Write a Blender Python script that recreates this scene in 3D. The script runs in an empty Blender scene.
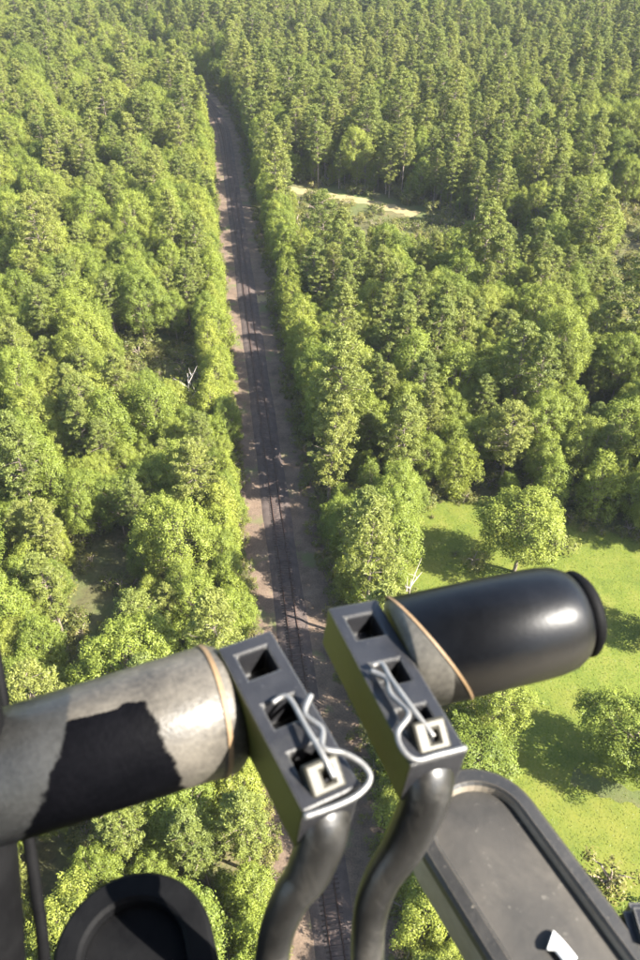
import bpy, math, random
import numpy as np
from mathutils import Vector, Matrix, Euler

random.seed(7)
rng = np.random.default_rng(11)
scene = bpy.context.scene
COL = scene.collection

# ------------------------------------------------------------------ camera
F = 800.0                       # focal length in pixels of the 640 x 960 photograph
H = 97.0                        # height above ground, metres
PITCH = math.radians(39.1)
CAM = Vector((0, 0, H))
cam_d = bpy.data.cameras.new('camera')
cam = bpy.data.objects.new('camera', cam_d)
COL.objects.link(cam)
cam.location = CAM
cam.rotation_euler = (math.radians(90) - PITCH, 0, 0)
cam_d.sensor_fit = 'VERTICAL'
cam_d.sensor_height = 36.0
cam_d.lens = F / 960 * 36
cam_d.clip_start = 0.02
cam_d.clip_end = 6000
cam_d.dof.use_dof = True
cam_d.dof.focus_distance = 120
cam_d.dof.aperture_fstop = 20
scene.camera = cam
RIGHT = Vector((1, 0, 0))
UP = Vector((0, math.sin(PITCH), math.cos(PITCH)))
FWD = Vector((0, math.cos(PITCH), -math.sin(PITCH)))

# ------------------------------------------------------------------ sky, sun, exposure
SUN_AZ, SUN_EL = math.radians(112), math.radians(40)
world = bpy.data.worlds.new('World')
scene.world = world
world.use_nodes = True
wn = world.node_tree
sky = wn.nodes.new('ShaderNodeTexSky')
sky.sky_type = 'NISHITA'
sky.sun_disc = False
sky.sun_elevation = SUN_EL
sky.sun_rotation = SUN_AZ
sky.air_density = 1.0
sky.dust_density = 1.5
bg = wn.nodes['Background']
bg.inputs['Strength'].default_value = 0.10
wn.links.new(sky.outputs[0], bg.inputs[0])
sun_d = bpy.data.lights.new('sun', 'SUN')
sun_d.energy = 5.0
sun_d.angle = math.radians(0.53)
sun_d.color = (1.0, 0.95, 0.86)
sun = bpy.data.objects.new('sun', sun_d)
COL.objects.link(sun)
SUNV = Vector((math.sin(SUN_AZ) * math.cos(SUN_EL), math.cos(SUN_AZ) * math.cos(SUN_EL), math.sin(SUN_EL)))
sun.rotation_euler = SUNV.to_track_quat('Z', 'Y').to_euler()
sun.location = (60, -20, 160)
vs = scene.view_settings
vs.view_transform = 'Standard'
vs.look = 'None'
vs.gamma = 1.0
vs.exposure = 2.3

# ------------------------------------------------------------------ helpers
def ground(px, py, z=0.0):
    """the point at height z seen at a pixel of the photograph"""
    d = RIGHT * ((px - 320) / F) - UP * ((py - 480) / F) + FWD
    return CAM + d * ((z - H) / d.z)

def tag(o, label=None, cat=None, group=None, kind=None):
    if label: o['label'] = label
    if cat: o['category'] = cat
    if group: o['group'] = group
    if kind: o['kind'] = kind
    return o

def link(name, me, parent=None):
    o = bpy.data.objects.new(name, me)
    COL.objects.link(o)
    if parent: o.parent = parent
    return o

def np_mesh(name, V, faces_n, FI, mats, tint=None, matidx=None, smooth=False):
    """V (n,3); faces of equal size faces_n; FI (m,faces_n)"""
    me = bpy.data.meshes.new(name)
    m = len(FI)
    me.vertices.add(len(V)); me.vertices.foreach_set('co', np.asarray(V, np.float32).ravel())
    me.loops.add(m * faces_n); me.loops.foreach_set('vertex_index', np.asarray(FI, np.int32).ravel())
    me.polygons.add(m)
    me.polygons.foreach_set('loop_start', np.arange(0, m * faces_n, faces_n, dtype=np.int32))
    for mt in mats: me.materials.append(mt)
    if matidx is not None: me.polygons.foreach_set('material_index', np.asarray(matidx, np.int32))
    if tint is not None:
        a = me.attributes.new('tint', 'FLOAT', 'FACE'); a.data.foreach_set('value', np.asarray(tint, np.float32))
    if smooth: me.polygons.foreach_set('use_smooth', np.ones(m, bool))
    me.update(calc_edges=True)
    return me

class NT:
    """small node-building helper"""
    def __init__(s, name):
        s.m = bpy.data.materials.new(name); s.m.use_nodes = True
        s.t = s.m.node_tree; s.t.nodes.clear()
        s.out = s.n('ShaderNodeOutputMaterial')
    def n(s, ty, **kw):
        x = s.t.nodes.new(ty)
        for k, v in kw.items():
            if k.startswith('i_'): x.inputs[k[2:].replace('_', ' ')].default_value = v
            else: setattr(x, k, v)
        return x
    def l(s, a, b): s.t.links.new(a, b); return s
    def ramp(s, fac, stops, interp='LINEAR'):
        r = s.n('ShaderNodeValToRGB'); e = r.color_ramp.elements; r.color_ramp.interpolation = interp
        while len(e) < len(stops): e.new(0.5)
        for el, (p, c) in zip(e, stops):
            el.position = p; el.color = c if len(c) == 4 else (*c, 1)
        s.l(fac, r.inputs[0]); return r.outputs[0]
    def noise(s, vec, scale, detail=4, rough=0.55, dist=0.0):
        x = s.n('ShaderNodeTexNoise'); x.inputs['Scale'].default_value = scale
        x.inputs['Detail'].default_value = detail; x.inputs['Roughness'].default_value = rough
        x.inputs['Distortion'].default_value = dist
        if vec is not None: s.l(vec, x.inputs['Vector'])
        return x.outputs['Fac']
    def mix(s, fac, a, b, mode='MIX'):
        x = s.n('ShaderNodeMix', data_type='RGBA', blend_type=mode)
        for sock, v in ((x.inputs[0], fac), (x.inputs[6], a), (x.inputs[7], b)):
            if hasattr(v, 'links'): s.l(v, sock)
            else: sock.default_value = v if not isinstance(v, tuple) or len(v) == 4 else (*v, 1)
        return x.outputs[2]
    def math(s, op, a, b=None, c=None):
        x = s.n('ShaderNodeMath', operation=op)
        for i, v in enumerate((a, b, c)):
            if v is None: continue
            if hasattr(v, 'links'): s.l(v, x.inputs[i])
            else: x.inputs[i].default_value = v
        return x.outputs[0]
    def coord(s, k='Object'): return s.n('ShaderNodeTexCoord').outputs[k]
    def bump(s, h, strength, dist=0.02):
        b = s.n('ShaderNodeBump'); b.inputs['Strength'].default_value = strength; b.inputs['Distance'].default_value = dist
        s.l(h, b.inputs['Height']); return b.outputs[0]
    def principled(s, color, rough=0.6, metal=0.0, normal=None, spec=0.4):
        p = s.n('ShaderNodeBsdfPrincipled')
        for sock, v in ((p.inputs['Base Color'], color), (p.inputs['Roughness'], rough), (p.inputs['Metallic'], metal)):
            if hasattr(v, 'links'): s.l(v, sock)
            else: sock.default_value = (*v, 1) if isinstance(v, tuple) and len(v) == 3 else v
        p.inputs['Specular IOR Level'].default_value = spec
        if normal is not None: s.l(normal, p.inputs['Normal'])
        s.l(p.outputs[0], s.out.inputs[0]); return p

# ------------------------------------------------------------------ materials
def leaf_material(name, dark, mid, light, transl=0.24):
    k = NT(name)
    oi = k.n('ShaderNodeObjectInfo')
    at = k.n('ShaderNodeAttribute', attribute_name='tint')
    base = k.ramp(oi.outputs['Random'], [(0.0, dark), (0.45, mid), (1.0, light)])
    v = k.math('MULTIPLY_ADD', at.outputs['Fac'], 0.7, 0.65)
    col = k.mix(1.0, base, v, 'MULTIPLY')
    warm = k.mix(k.math('MULTIPLY', at.outputs['Fac'], 0.35), col, (light[0] * 1.15, light[1] * 1.02, light[2] * 0.8, 1))
    d = k.n('ShaderNodeBsdfDiffuse'); t = k.n('ShaderNodeBsdfTranslucent'); g = k.n('ShaderNodeBsdfGlossy')
    k.l(warm, d.inputs[0])
    tc = k.mix(1.0, warm, (1.15, 1.1, 0.55, 1), 'MULTIPLY'); k.l(tc, t.inputs[0])
    g.inputs['Color'].default_value = (0.5, 0.5, 0.5, 1); g.inputs['Roughness'].default_value = 0.5
    m1 = k.n('ShaderNodeMixShader'); m1.inputs[0].default_value = transl
    k.l(d.outputs[0], m1.inputs[1]).l(t.outputs[0], m1.inputs[2])
    m2 = k.n('ShaderNodeMixShader'); m2.inputs[0].default_value = 0.025
    k.l(m1.outputs[0], m2.inputs[1]).l(g.outputs[0], m2.inputs[2]).l(m2.outputs[0], k.out.inputs[0])
    return k.m

M = {}
M['leaf'] = leaf_material('broad_leaves', (0.092, 0.130, 0.022), (0.134, 0.174, 0.027), (0.184, 0.210, 0.036))
M['edge'] = leaf_material('edge_leaves', (0.116, 0.160, 0.023), (0.154, 0.192, 0.027), (0.190, 0.212, 0.035))
M['needle'] = leaf_material('pine_needles', (0.112, 0.146, 0.034), (0.152, 0.182, 0.040), (0.186, 0.204, 0.047), 0.3)
M['weed'] = leaf_material('weeds', (0.075, 0.095, 0.025), (0.110, 0.130, 0.030), (0.160, 0.150, 0.045))
k = NT('bark')
nz = k.noise(k.coord(), 2.5, 5)
k.principled(k.ramp(nz, [(0.3, (0.10, 0.075, 0.055)), (0.7, (0.26, 0.21, 0.16))]), 0.9)
M['bark'] = k.m
k = NT('bleached_wood')
nz = k.noise(k.coord(), 1.5, 5)
k.principled(k.ramp(nz, [(0.3, (0.26, 0.22, 0.18)), (0.7, (0.45, 0.40, 0.34))]), 0.9)
M['dead'] = k.m

def ground_material(name, stops, scale, fine, relief=0.06, extra=None):
    k = NT(name)
    c = k.coord()
    a = k.noise(c, scale, 6, 0.6); b = k.noise(c, fine, 3, 0.6)
    f = k.math('ADD', k.math('MULTIPLY', a, 0.6), k.math('MULTIPLY', b, 0.4))
    col = k.ramp(f, stops)
    if extra:
        big = k.ramp(k.noise(c, extra[0], 4, 0.6), [(extra[1], (0, 0, 0)), (extra[2], (1, 1, 1))])
        col = k.mix(big, col, extra[3])
    k.principled(col, 0.95, 0, k.bump(b, 0.6, relief), 0.15)
    return k.m
M['floor'] = ground_material('forest_floor', [(0.32, (0.05, 0.045, 0.022)), (0.5, (0.085, 0.082, 0.035)), (0.68, (0.15, 0.115, 0.06))], 0.12, 1.6, 0.15,
                             (0.05, 0.45, 0.6, (0.075, 0.095, 0.03)))
M['grass'] = ground_material('mown_grass', [(0.36, (0.058, 0.082, 0.014)), (0.5, (0.092, 0.114, 0.017)), (0.64, (0.130, 0.134, 0.028))], 0.22, 3.0, 0.12,
                             (0.09, 0.50, 0.72, (0.125, 0.128, 0.024)))
M['dirt'] = ground_material('bare_dirt', [(0.32, (0.062, 0.046, 0.035)), (0.5, (0.120, 0.086, 0.061)), (0.68, (0.18, 0.130, 0.093))], 0.35, 4.0, 0.05,
                            (0.16, 0.56, 0.66, (0.10, 0.105, 0.045)))
M['ballast'] = ground_material('ballast_stones', [(0.3, (0.042, 0.034, 0.031)), (0.5, (0.076, 0.058, 0.050)), (0.7, (0.115, 0.090, 0.077))], 0.5, 9.0, 0.08)
M['track'] = ground_material('dry_track', [(0.3, (0.17, 0.135, 0.065)), (0.5, (0.22, 0.178, 0.088)), (0.7, (0.27, 0.22, 0.12))], 0.4, 3.0, 0.05)
k = NT('sleeper_wood')
k.principled(k.ramp(k.noise(k.coord(), 1.2, 5), [(0.3, (0.040, 0.028, 0.024)), (0.7, (0.075, 0.053, 0.044))]), 0.9)
M['sleeper'] = k.m
k = NT('rail_steel')
k.principled(k.ramp(k.noise(k.coord(), 0.8, 4), [(0.3, (0.035, 0.019, 0.014)), (0.7, (0.075, 0.040, 0.028))]), 0.6, 0.3)
M['rail'] = k.m

# ------------------------------------------------------------------ track line on the ground
def smooth_poly(P, n):
    P = np.array(P, float)
    for _ in range(n):
        Q = [P[0]]
        for a, b in zip(P[:-1], P[1:]): Q += [a * .75 + b * .25, a * .25 + b * .75]
        Q.append(P[-1]); P = np.array(Q)
    return P
a = ground(288.3, 597.0); b = ground(223.7, 125.6)
dirv = (b - a).normalized()
pre = a - dirv * 180
far = [ground(206, 98), ground(184, 76, 2), ground(150, 46, 4), ground(100, 16, 6), ground(30, -20, 6)]
LINE = smooth_poly([pre[:2], a[:2], (a + (b - a) * .5)[:2], (b - dirv * 60)[:2], b[:2]] + [p[:2] for p in far], 3)
seg = np.linalg.norm(np.diff(LINE, axis=0), axis=1); cum = np.concatenate([[0], np.cumsum(seg)])
def line_at(s):
    x = np.interp(s, cum, LINE[:, 0]); y = np.interp(s, cum, LINE[:, 1])
    e = .8
    dx = np.interp(s + e, cum, LINE[:, 0]) - np.interp(s - e, cum, LINE[:, 0])
    dy = np.interp(s + e, cum, LINE[:, 1]) - np.interp(s - e, cum, LINE[:, 1])
    n = np.hypot(dx, dy) + 1e-9
    return np.array([x, y]), np.array([dx / n, dy / n])
SS = np.arange(1, cum[-1] - 1, 3.0)
LP = np.array([line_at(s)[0] for s in SS]); LT = np.array([line_at(s)[1] for s in SS])
def track_offset(x, y):
    """signed distance to the track: positive to the right"""
    d = (LP[:, 0] - x) ** 2 + (LP[:, 1] - y) ** 2
    i = int(np.argmin(d)); dx, dy = x - LP[i, 0], y - LP[i, 1]
    side = dx * LT[i, 1] - dy * LT[i, 0]
    return math.copysign(math.sqrt(d[i]), side)

def strip(name, prof, mat, parent=None, wob=0.0, s0=0, s1=None, smooth=False):
    """sweep a profile [(offset right, z)] along the track"""
    ss = np.arange(2, cum[-1] - 2, 3.0) if s1 is None else np.arange(s0, s1, 3.0)
    V = []; n = len(prof)
    for i, s in enumerate(ss):
        p, t = line_at(s); r = np.array([t[1], -t[0]])
        for j, (o, z) in enumerate(prof):
            w = wob * (math.sin(s * .21 + j * 3) + .7 * math.sin(s * .083 + j) + .5 * math.sin(s * .9 + j * 2)) if j in (0, n - 1) else 0
            V.append((*(p + r * (o + w)), z))
    FI = [(i * n + j, i * n + j + 1, (i + 1) * n + j + 1, (i + 1) * n + j) for i in range(len(ss) - 1) for j in range(n - 1)]
    me = np_mesh(name, np.array(V), 4, FI, [mat], smooth=smooth)
    return link(name, me, parent)

# ------------------------------------------------------------------ ground sheets
def sheet(name, pts, z, mat):
    me = bpy.data.meshes.new(name); me.from_pydata([(p[0], p[1], z) for p in pts], [], [tuple(range(len(pts)))])
    me.materials.append(mat); return link(name, me)
g = sheet('ground', [(-1500, -400), (1500, -400), (1500, 2200), (-1500, 2200)], 0, M['floor']); tag(g, kind='structure')

def poly_px(pts): return [tuple(ground(*p)[:2]) for p in pts]
def inside(x, y, poly):
    c = False; n = len(poly); j = n - 1
    for i in range(n):
        xi, yi = poly[i]; xj, yj = poly[j]
        if (yi > y) != (yj > y) and x < (xj - xi) * (y - yi) / (yj - yi) + xi: c = not c
        j = i
    return c
MEADOW = poly_px([(432, 500), (470, 500), (560, 517), (640, 538), (760, 575), (900, 640), (900, 1010), (640, 985), (540, 985), (500, 900), (508, 800), (492, 735),
                  (440, 690), (408, 640), (402, 580), (408, 530)])
mp = smooth_poly(MEADOW + [MEADOW[0]], 2)[:-1]
mp = np.array(mp) + rng.normal(0, .35, (len(mp), 2))
meadow = sheet('meadow', mp, 0.012, M['grass']); tag(meadow, kind='structure')
row = strip('railway_clearing', [(-6.6, .006), (-3, .03), (3, .03), (7.6, .006)], M['dirt'], wob=.45); tag(row, kind='structure')
bal = strip('track_bed', [(-2.5, .025), (-1.6, .40), (1.6, .40), (2.5, .025)], M['ballast'], wob=.08); tag(bal, kind='structure')

crib = strip('track_crib', [(-.98, .404), (.98, .404)], M['sleeper'], wob=.05); tag(crib, kind='structure')
rt = link('railway_track', None); tag(rt, kind='structure', label='single railway track running up through the forest')
rt.location = (float(LINE[0][0]), float(LINE[0][1]), 0)
inv = Matrix.Translation(-rt.location)
for sgn in (-1, 1):
    c = sgn * .7525
    r = strip('rail', [(c - .09, .43), (c - .09, .455), (c - .04, .47), (c - .04, .60), (c + .04, .60), (c + .04, .47), (c + .09, .455), (c + .09, .43)], M['rail'])
    r.parent = rt; r.matrix_parent_inverse = inv
V = []; FI = []
for s in np.arange(100, min(cum[-1] - 5, 760), .56):
    p, t = line_at(s); r = np.array([t[1], -t[0]]); sk = rng.normal(0, .02); L = 1.3 + rng.normal(0, .04); w = .115
    t = t + r * sk
    o = len(V)
    for z in (.22, .43):
        for aa, bb in ((-1, -1), (1, -1), (1, 1), (-1, 1)):
            q = p + r * L * aa + t * w * bb; V.append((q[0], q[1], z))
    FI += [(o + 4, o + 5, o + 6, o + 7), (o, o + 1, o + 5, o + 4), (o + 1, o + 2, o + 6, o + 5), (o + 2, o + 3, o + 7, o + 6), (o + 3, o, o + 4, o + 7)]
slp = link('sleepers', np_mesh('sleepers', np.array(V), 4, FI, [M['sleeper']]), rt); slp.matrix_parent_inverse = inv; tag(slp, kind='stuff')

PATHS = []
def path(name, pix, width, mat, z=.016):
    P = smooth_poly([ground(*p)[:2] for p in pix], 3); PATHS.append((P, width)); V = []; n = len(P)
    for i in range(n):
        t = P[min(i + 1, n - 1)] - P[max(i - 1, 0)]; t /= np.linalg.norm(t); r = np.array([t[1], -t[0]])
        w = width * (.5 + .12 * math.sin(i * 1.7) + .08 * math.sin(i * .6))
        V += [(*(P[i] - r * w), z), (*(P[i] + r * w), z)]
    o = link(name, np_mesh(name, np.array(V), 4, [(2 * i, 2 * i + 1, 2 * i + 3, 2 * i + 2) for i in range(n - 1)], [mat])); tag(o, kind='structure')
    return o
path('dirt_track', [(278, 186), (300, 191), (330, 196), (365, 201), (395, 209), (416, 215)], 5.0, M['track'])
path('crossing_track', [(256, 299), (266, 298), (276, 297.5), (300, 297), (330, 295)], 4.2, M['track'], .034)

path('bare_soil', [(572, 776), (598, 786), (640, 800), (690, 812)], 2.4, M['floor'], .02)
# ------------------------------------------------------------------ tree meshes
def unit(n):
    v = rng.normal(size=(n, 3)); return v / np.linalg.norm(v, axis=1)[:, None]
def leaf_quads(P, N, size, aspect=0.6):
    """rhombic leaf sprays at P facing N"""
    n = len(P); h = unit(n)
    T = np.cross(N, h); T /= np.linalg.norm(T, axis=1)[:, None] + 1e-9
    B = np.cross(N, T); s = (size * rng.uniform(.65, 1.35, n))[:, None]
    fold = N * s * rng.uniform(-.25, .25, n)[:, None]
    V = np.stack([P - T * s, P - B * s * aspect + fold, P + T * s, P + B * s * aspect + fold], 1).reshape(-1, 3)
    return V, np.arange(n * 4).reshape(n, 4)
def tubes(paths, sides=6):
    V = []; FI = []
    for P, R in paths:
        P = np.array(P, float); o = len(V); n = len(P)
        for i in range(n):
            t = P[min(i + 1, n - 1)] - P[max(i - 1, 0)]; t /= np.linalg.norm(t) + 1e-9
            u = np.cross(t, (.3, .9, .1)); u /= np.linalg.norm(u) + 1e-9; w = np.cross(t, u)
            for a in range(sides):
                an = 2 * math.pi * a / sides; V.append(P[i] + R[i] * (u * math.cos(an) + w * math.sin(an)))
        for i in range(n - 1):
            for a in range(sides):
                b2 = (a + 1) % sides; FI.append((o + i * sides + a, o + i * sides + b2, o + (i + 1) * sides + b2, o + (i + 1) * sides + a))
    return np.array(V), np.array(FI)

def broadleaf(R, h0, h1, nlobe, nleaf, lsize, lobe_r=(.9, 1.6), pointed=0.0, flat=False):
    """crown of radius R from height h0 to h1: leaf sprays on many lobes; limbs reach the lobes"""
    c = np.array([0, 0, (h0 + h1) / 2]); hz = (h1 - h0) / 2
    ph = rng.uniform(0, 6.28, 3)
    V = []; Nn = []; tint = []; lob = []
    tries = 0
    while len(lob) < nlobe and tries < nlobe * 40:
        tries += 1
        d = unit(1)[0]
        if rng.random() < .55: d[2] = abs(d[2])
        az = math.atan2(d[1], d[0])
        rr = R * (1 + .20 * math.sin(2 * az + ph[0]) + .14 * math.sin(3 * az + ph[1]) + .10 * math.sin(5 * az + ph[2]))
        q = rng.uniform(.55, 1.0) ** .6
        z = d[2] * hz * q
        tap = 1 - pointed * max(0, (z + hz) / (2 * hz)) 
        p = c + np.array([d[0] * rr * q * tap, d[1] * rr * q * tap, z])
        lr = rng.uniform(*lobe_r)
        if all(np.linalg.norm((p - o) / (1, 1, 1)) > .52 * (lr + l2) for o, l2 in lob): lob.append((p, lr))
    for p, lr in list(lob):                     # thin shoots that stick out of the crown
        if rng.random() < .45:
            o2 = (p - c) / np.array([R, R, hz]); o2 = o2 / (np.linalg.norm(o2) + 1e-6) + rng.normal(0, .35, 3) + np.array([0, 0, .3])
            lob.append((p + o2 * lr * rng.uniform(.7, 1.15), lr * rng.uniform(.3, .5)))
    for p, lr in lob:
        out = (p - c) / np.array([R, R, hz]); out /= np.linalg.norm(out) + 1e-6
        n = int(nleaf * (lr / np.mean(lobe_r)) ** 2 * rng.uniform(.8, 1.2))
        d = unit(n); d = d + out * .55 + np.array([0, 0, .35]); d /= np.linalg.norm(d, axis=1)[:, None]
        rad = lr * (.42 + .95 * rng.random(n) ** 1.15)
        V.append(p + d * rad[:, None] * np.array([1.0, 1.0, 1.05]))
        nn = d * .9 + unit(n) * .5 + np.array([0, 0, .3]); Nn.append(nn / np.linalg.norm(nn, axis=1)[:, None])
        tint.append(np.clip(rng.uniform(.25, .75) + rng.normal(0, .16, n), 0, 1))
    P = np.concatenate(V); Nn = np.concatenate(Nn); tint = np.concatenate(tint)
    LV, LF = leaf_quads(P, Nn, lsize)
    lean = rng.normal(0, .35, 2)
    top = h0 + (h1 - h0) * .6
    tr = [(np.array([lean[0] * (t ** 2) + .12 * math.sin(t * 5), lean[1] * t ** 2, t * top]), .24 * (1 - t * .75) * (R / 4.5) ** .6) for t in np.linspace(0, 1, 7)]
    paths = [([np.array([0, 0, -.4])] + [x[0] for x in tr], [.34 * (R / 4.5) ** .6] + [x[1] for x in tr])]
    for p, lr in lob[:max(8, nlobe // 3)]:
        t = rng.uniform(.35, .95); s = np.array([np.interp(t, np.linspace(0, 1, 7), [x[0][i] for x in tr]) for i in range(3)])
        if s[2] > p[2] - .3: s = s * np.array([1, 1, 0]) + np.array([0, 0, max(h0 * .7, p[2] - 1.5)])
        mid = s * .5 + p * .5 + np.array([0, 0, .35])
        paths.append(([s, mid, p], [.10, .065, .03]))
    TV, TF = tubes(paths, 5)
    return (LV, LF, tint), (TV, TF)

def pine(R, h0, h1, nclump, nneedle, nsize=.34, trunk=.26):
    lean = rng.normal(0, .5, 2)
    def axis(z): t = z / h1; return np.array([lean[0] * t * t, lean[1] * t * t, z])
    paths = [([axis(z) for z in np.linspace(-.5, h1 - .3, 8)], [trunk * (1 - .9 * i / 7) + .015 for i in range(8)])]
    for _ in range(3):
        z = rng.uniform(h0 * .6, h0); d = rng.uniform(0, 6.28); L = rng.uniform(.8, 1.8)
        paths.append(([axis(z), axis(z) + np.array([math.cos(d) * L, math.sin(d) * L, .2])], [.05, .02]))
    P = []; N = []; tint = []
    nb = nclump // 3
    for i in range(nb):
        t = (i + rng.random()) / nb; z = h0 + (h1 - h0) * t
        shape = (min(1, .5 + 1.6 * t)) * (1 - t ** 3.2) ** .75 + .08
        L = R * shape * rng.uniform(.65, 1.15); an = i * 2.4 + rng.normal(0, .5)
        d = np.array([math.cos(an), math.sin(an), rng.uniform(.12, .45)])
        s = axis(z); e = s + d * L
        paths.append(([s, s * .5 + e * .5 + np.array([0, 0, .1]), e], [.07, .045, .02]))
        for kk in range(3):
            f = (1.0, .72, .45)[kk]; side = np.cross(d, (0, 0, 1)) * rng.normal(0, .42) * L * .6 * (1 if kk else .4)
            c = s + (e - s) * f + side + np.array([0, 0, .15]); r = rng.uniform(.42, .80) * (.6 + .12 * R)
            n = int(nneedle * rng.uniform(.75, 1.25)); dd = unit(n) + np.array([0, 0, .45]) + d * .25; dd /= np.linalg.norm(dd, axis=1)[:, None]
            P.append(c + dd * (r * rng.uniform(.35, 1.1, n))[:, None] * np.array([1.1, 1.1, .7]))
            nn = dd * .6 + unit(n) * .7 + np.array([0, 0, .4]); N.append(nn / np.linalg.norm(nn, axis=1)[:, None])
            tint.append(np.clip(rng.uniform(.2, .7) + rng.normal(0, .15, n), 0, 1))
    P = np.concatenate(P); N = np.concatenate(N); tint = np.concatenate(tint)
    LV, LF = leaf_quads(P, N, nsize, .34)
    TV, TF = tubes(paths, 6)
    return (LV, LF, tint), (TV, TF)

def split_meshes(nm, cr, tr, leafmat, bark):
    return (np_mesh(nm + '_crown', cr[0], 4, cr[1], [leafmat], tint=cr[2]), np_mesh(nm + '_trunk', tr[0], 4, tr[1], [bark], smooth=True))
def joined(nm, cr, tr, leafmat, bark):
    nv = len(cr[0]); V = np.concatenate([cr[0], tr[0]]); FI = np.concatenate([cr[1], tr[1] + nv])
    return np_mesh(nm, V, 4, FI, [leafmat, bark], tint=np.concatenate([cr[2], np.full(len(tr[1]), .5)]), matidx=np.concatenate([np.zeros(len(cr[1])), np.ones(len(tr[1]))]))

PROTO = {'broad': [], 'pine': [], 'edge': [], 'bush': []}
for i in range(7):
    R = (4.0, 4.8, 3.4, 5.2, 4.4, 3.6, 4.6)[i]; ht = (15, 17, 14, 18, 15.5, 16.5, 16)[i]
    PROTO['broad'].append((R, ht, *broadleaf(R, ht * .25, ht, int(100 * (R / 4.2) ** 2), 220, .115, (.65, 1.2), pointed=(.15, .3, .45, .2, .1, .5, .35)[i])))
for i in range(6):
    R = (2.9, 3.3, 2.6, 3.6, 3.0, 3.1)[i]; ht = (21, 23, 19, 22, 24, 20)[i]
    PROTO['pine'].append((R, ht, *pine(R, ht * (.3, .38, .26, .34, .42, .28)[i], ht, (225, 240, 210, 255, 216, 228)[i], 64, .19)))
for i in range(5):
    R = (2.7, 3.2, 2.4, 3.0, 2.8)[i]; ht = (11.5, 13.5, 10, 14.5, 12.5)[i]
    PROTO['edge'].append((R, ht, *broadleaf(R, .4, ht, 88, 175, .108, (.6, 1.05), pointed=(.3, .45, .2, .5, .35)[i])))
for i in range(3):
    PROTO['bush'].append((1.3, 1.8, *broadleaf((1.2, 1.5, 1.0)[i], .1, (1.6, 2.0, 1.2)[i], 9, 60, .12, (.45, .75))))
LEAF = {'broad': 'leaf', 'pine': 'needle', 'edge': 'edge', 'bush': 'weed'}
SPLIT = {kd: [split_meshes('%s_%d' % (kd, i), p[2], p[3], M[LEAF[kd]], M['bark']) for i, p in enumerate(PROTO[kd])] for kd in ('broad', 'pine', 'edge')}

def place_tree(name, kd, var, x, y, rz, sc, label, group=None, sz=None):
    o = link(name, None); o.location = (x, y, -.05); o.rotation_euler = (0, 0, rz); o.scale = (sc, sc, sz or sc); o.empty_display_size = .5
    tag(o, label, 'tree', group)
    cr, tr = SPLIT[kd][var]
    link('crown', cr, o); link('trunk', tr, o)
    return o

# ------------------------------------------------------------------ special trees at the meadow
taken = []
def special(px, py, kd, var, rad, height, label, rz=0.0):
    p = ground(px, py); R, ht = PROTO[kd][var][:2]
    place_tree({'broad': 'broadleaf_tree', 'pine': 'pine_tree', 'edge': 'leafy_tree'}[kd], kd, var, p.x, p.y, rz, rad / R, label, sz=height / ht)
    taken.append((p.x, p.y, rad * .85))
special(514, 572, 'broad', 6, 6.6, 17, 'bushy spreading leafy tree standing alone in the bright meadow', .5)
special(470, 788, 'broad', 0, 5.0, 10.5, 'small round tree below the right pedal tube at the meadow edge', 1.2)
special(628, 772, 'broad', 3, 6.6, 13, 'broad tree in the lower meadow at the right picture edge', 2.0)
special(660, 640, 'broad', 2, 4.0, 9, 'small tree on the right edge of the upper meadow', 2.9)
special(590, 520, 'edge', 3, 3.6, 15, 'tall narrow tree on the forest edge at the top right of the meadow', .3)
special(546, 512, 'edge', 0, 3.2, 12, 'slim tree on the forest edge behind the lone meadow tree', 2.3)
special(500, 487, 'pine', 3, 4.0, 19, 'large pine above the top of the meadow behind the lone tree', 1.0)
special(455, 497, 'edge', 1, 3.3, 13, 'leafy tree at the upper left corner of the meadow', 4.0)

# bare dead trees
def snag(px, py, hgt, label, seed):
    r = np.random.default_rng(seed); p = ground(px, py); root = link('dead_tree', None); root.location = (p.x, p.y, -.05); tag(root, label, 'tree')
    tr = [np.array([.5 * math.sin(t * 2) * t, .3 * t * t, hgt * t]) for t in np.linspace(0, 1, 7)]
    V, FI = tubes([(tr, [.26 * (1 - .8 * i / 6) for i in range(7)])], 7)
    link('trunk', np_mesh('dead_trunk', V, 4, FI, [M['dead']], smooth=True), root)
    for i in range(8):
        t = r.uniform(.35, .95); s = np.array([np.interp(t, np.linspace(0, 1, 7), [q[j] for q in tr]) for j in range(3)])
        an = r.uniform(0, 6.28); L = r.uniform(2, 4.2) * (1.2 - t * .5); d = np.array([math.cos(an), math.sin(an), r.uniform(.5, 1.2)])
        m = s + d * L * .5 + r.normal(0, .15, 3); e = s + d * L + r.normal(0, .3, 3)
        V, FI = tubes([([s, m, e], [.10, .07, .025]), ([m, m + r.normal(0, .8, 3) + np.array([0, 0, .9])], [.05, .015])], 5)
        link('branch', np_mesh('dead_branch', V, 4, FI, [M['dead']], smooth=True), root)
    taken.append((p.x, p.y, 1.8))
snag(403, 634, 12, 'bare pale dead tree between the railway and the meadow', 3)
snag(192, 432, 14, 'bare dead tree among the crowns left of the railway', 5)

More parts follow.
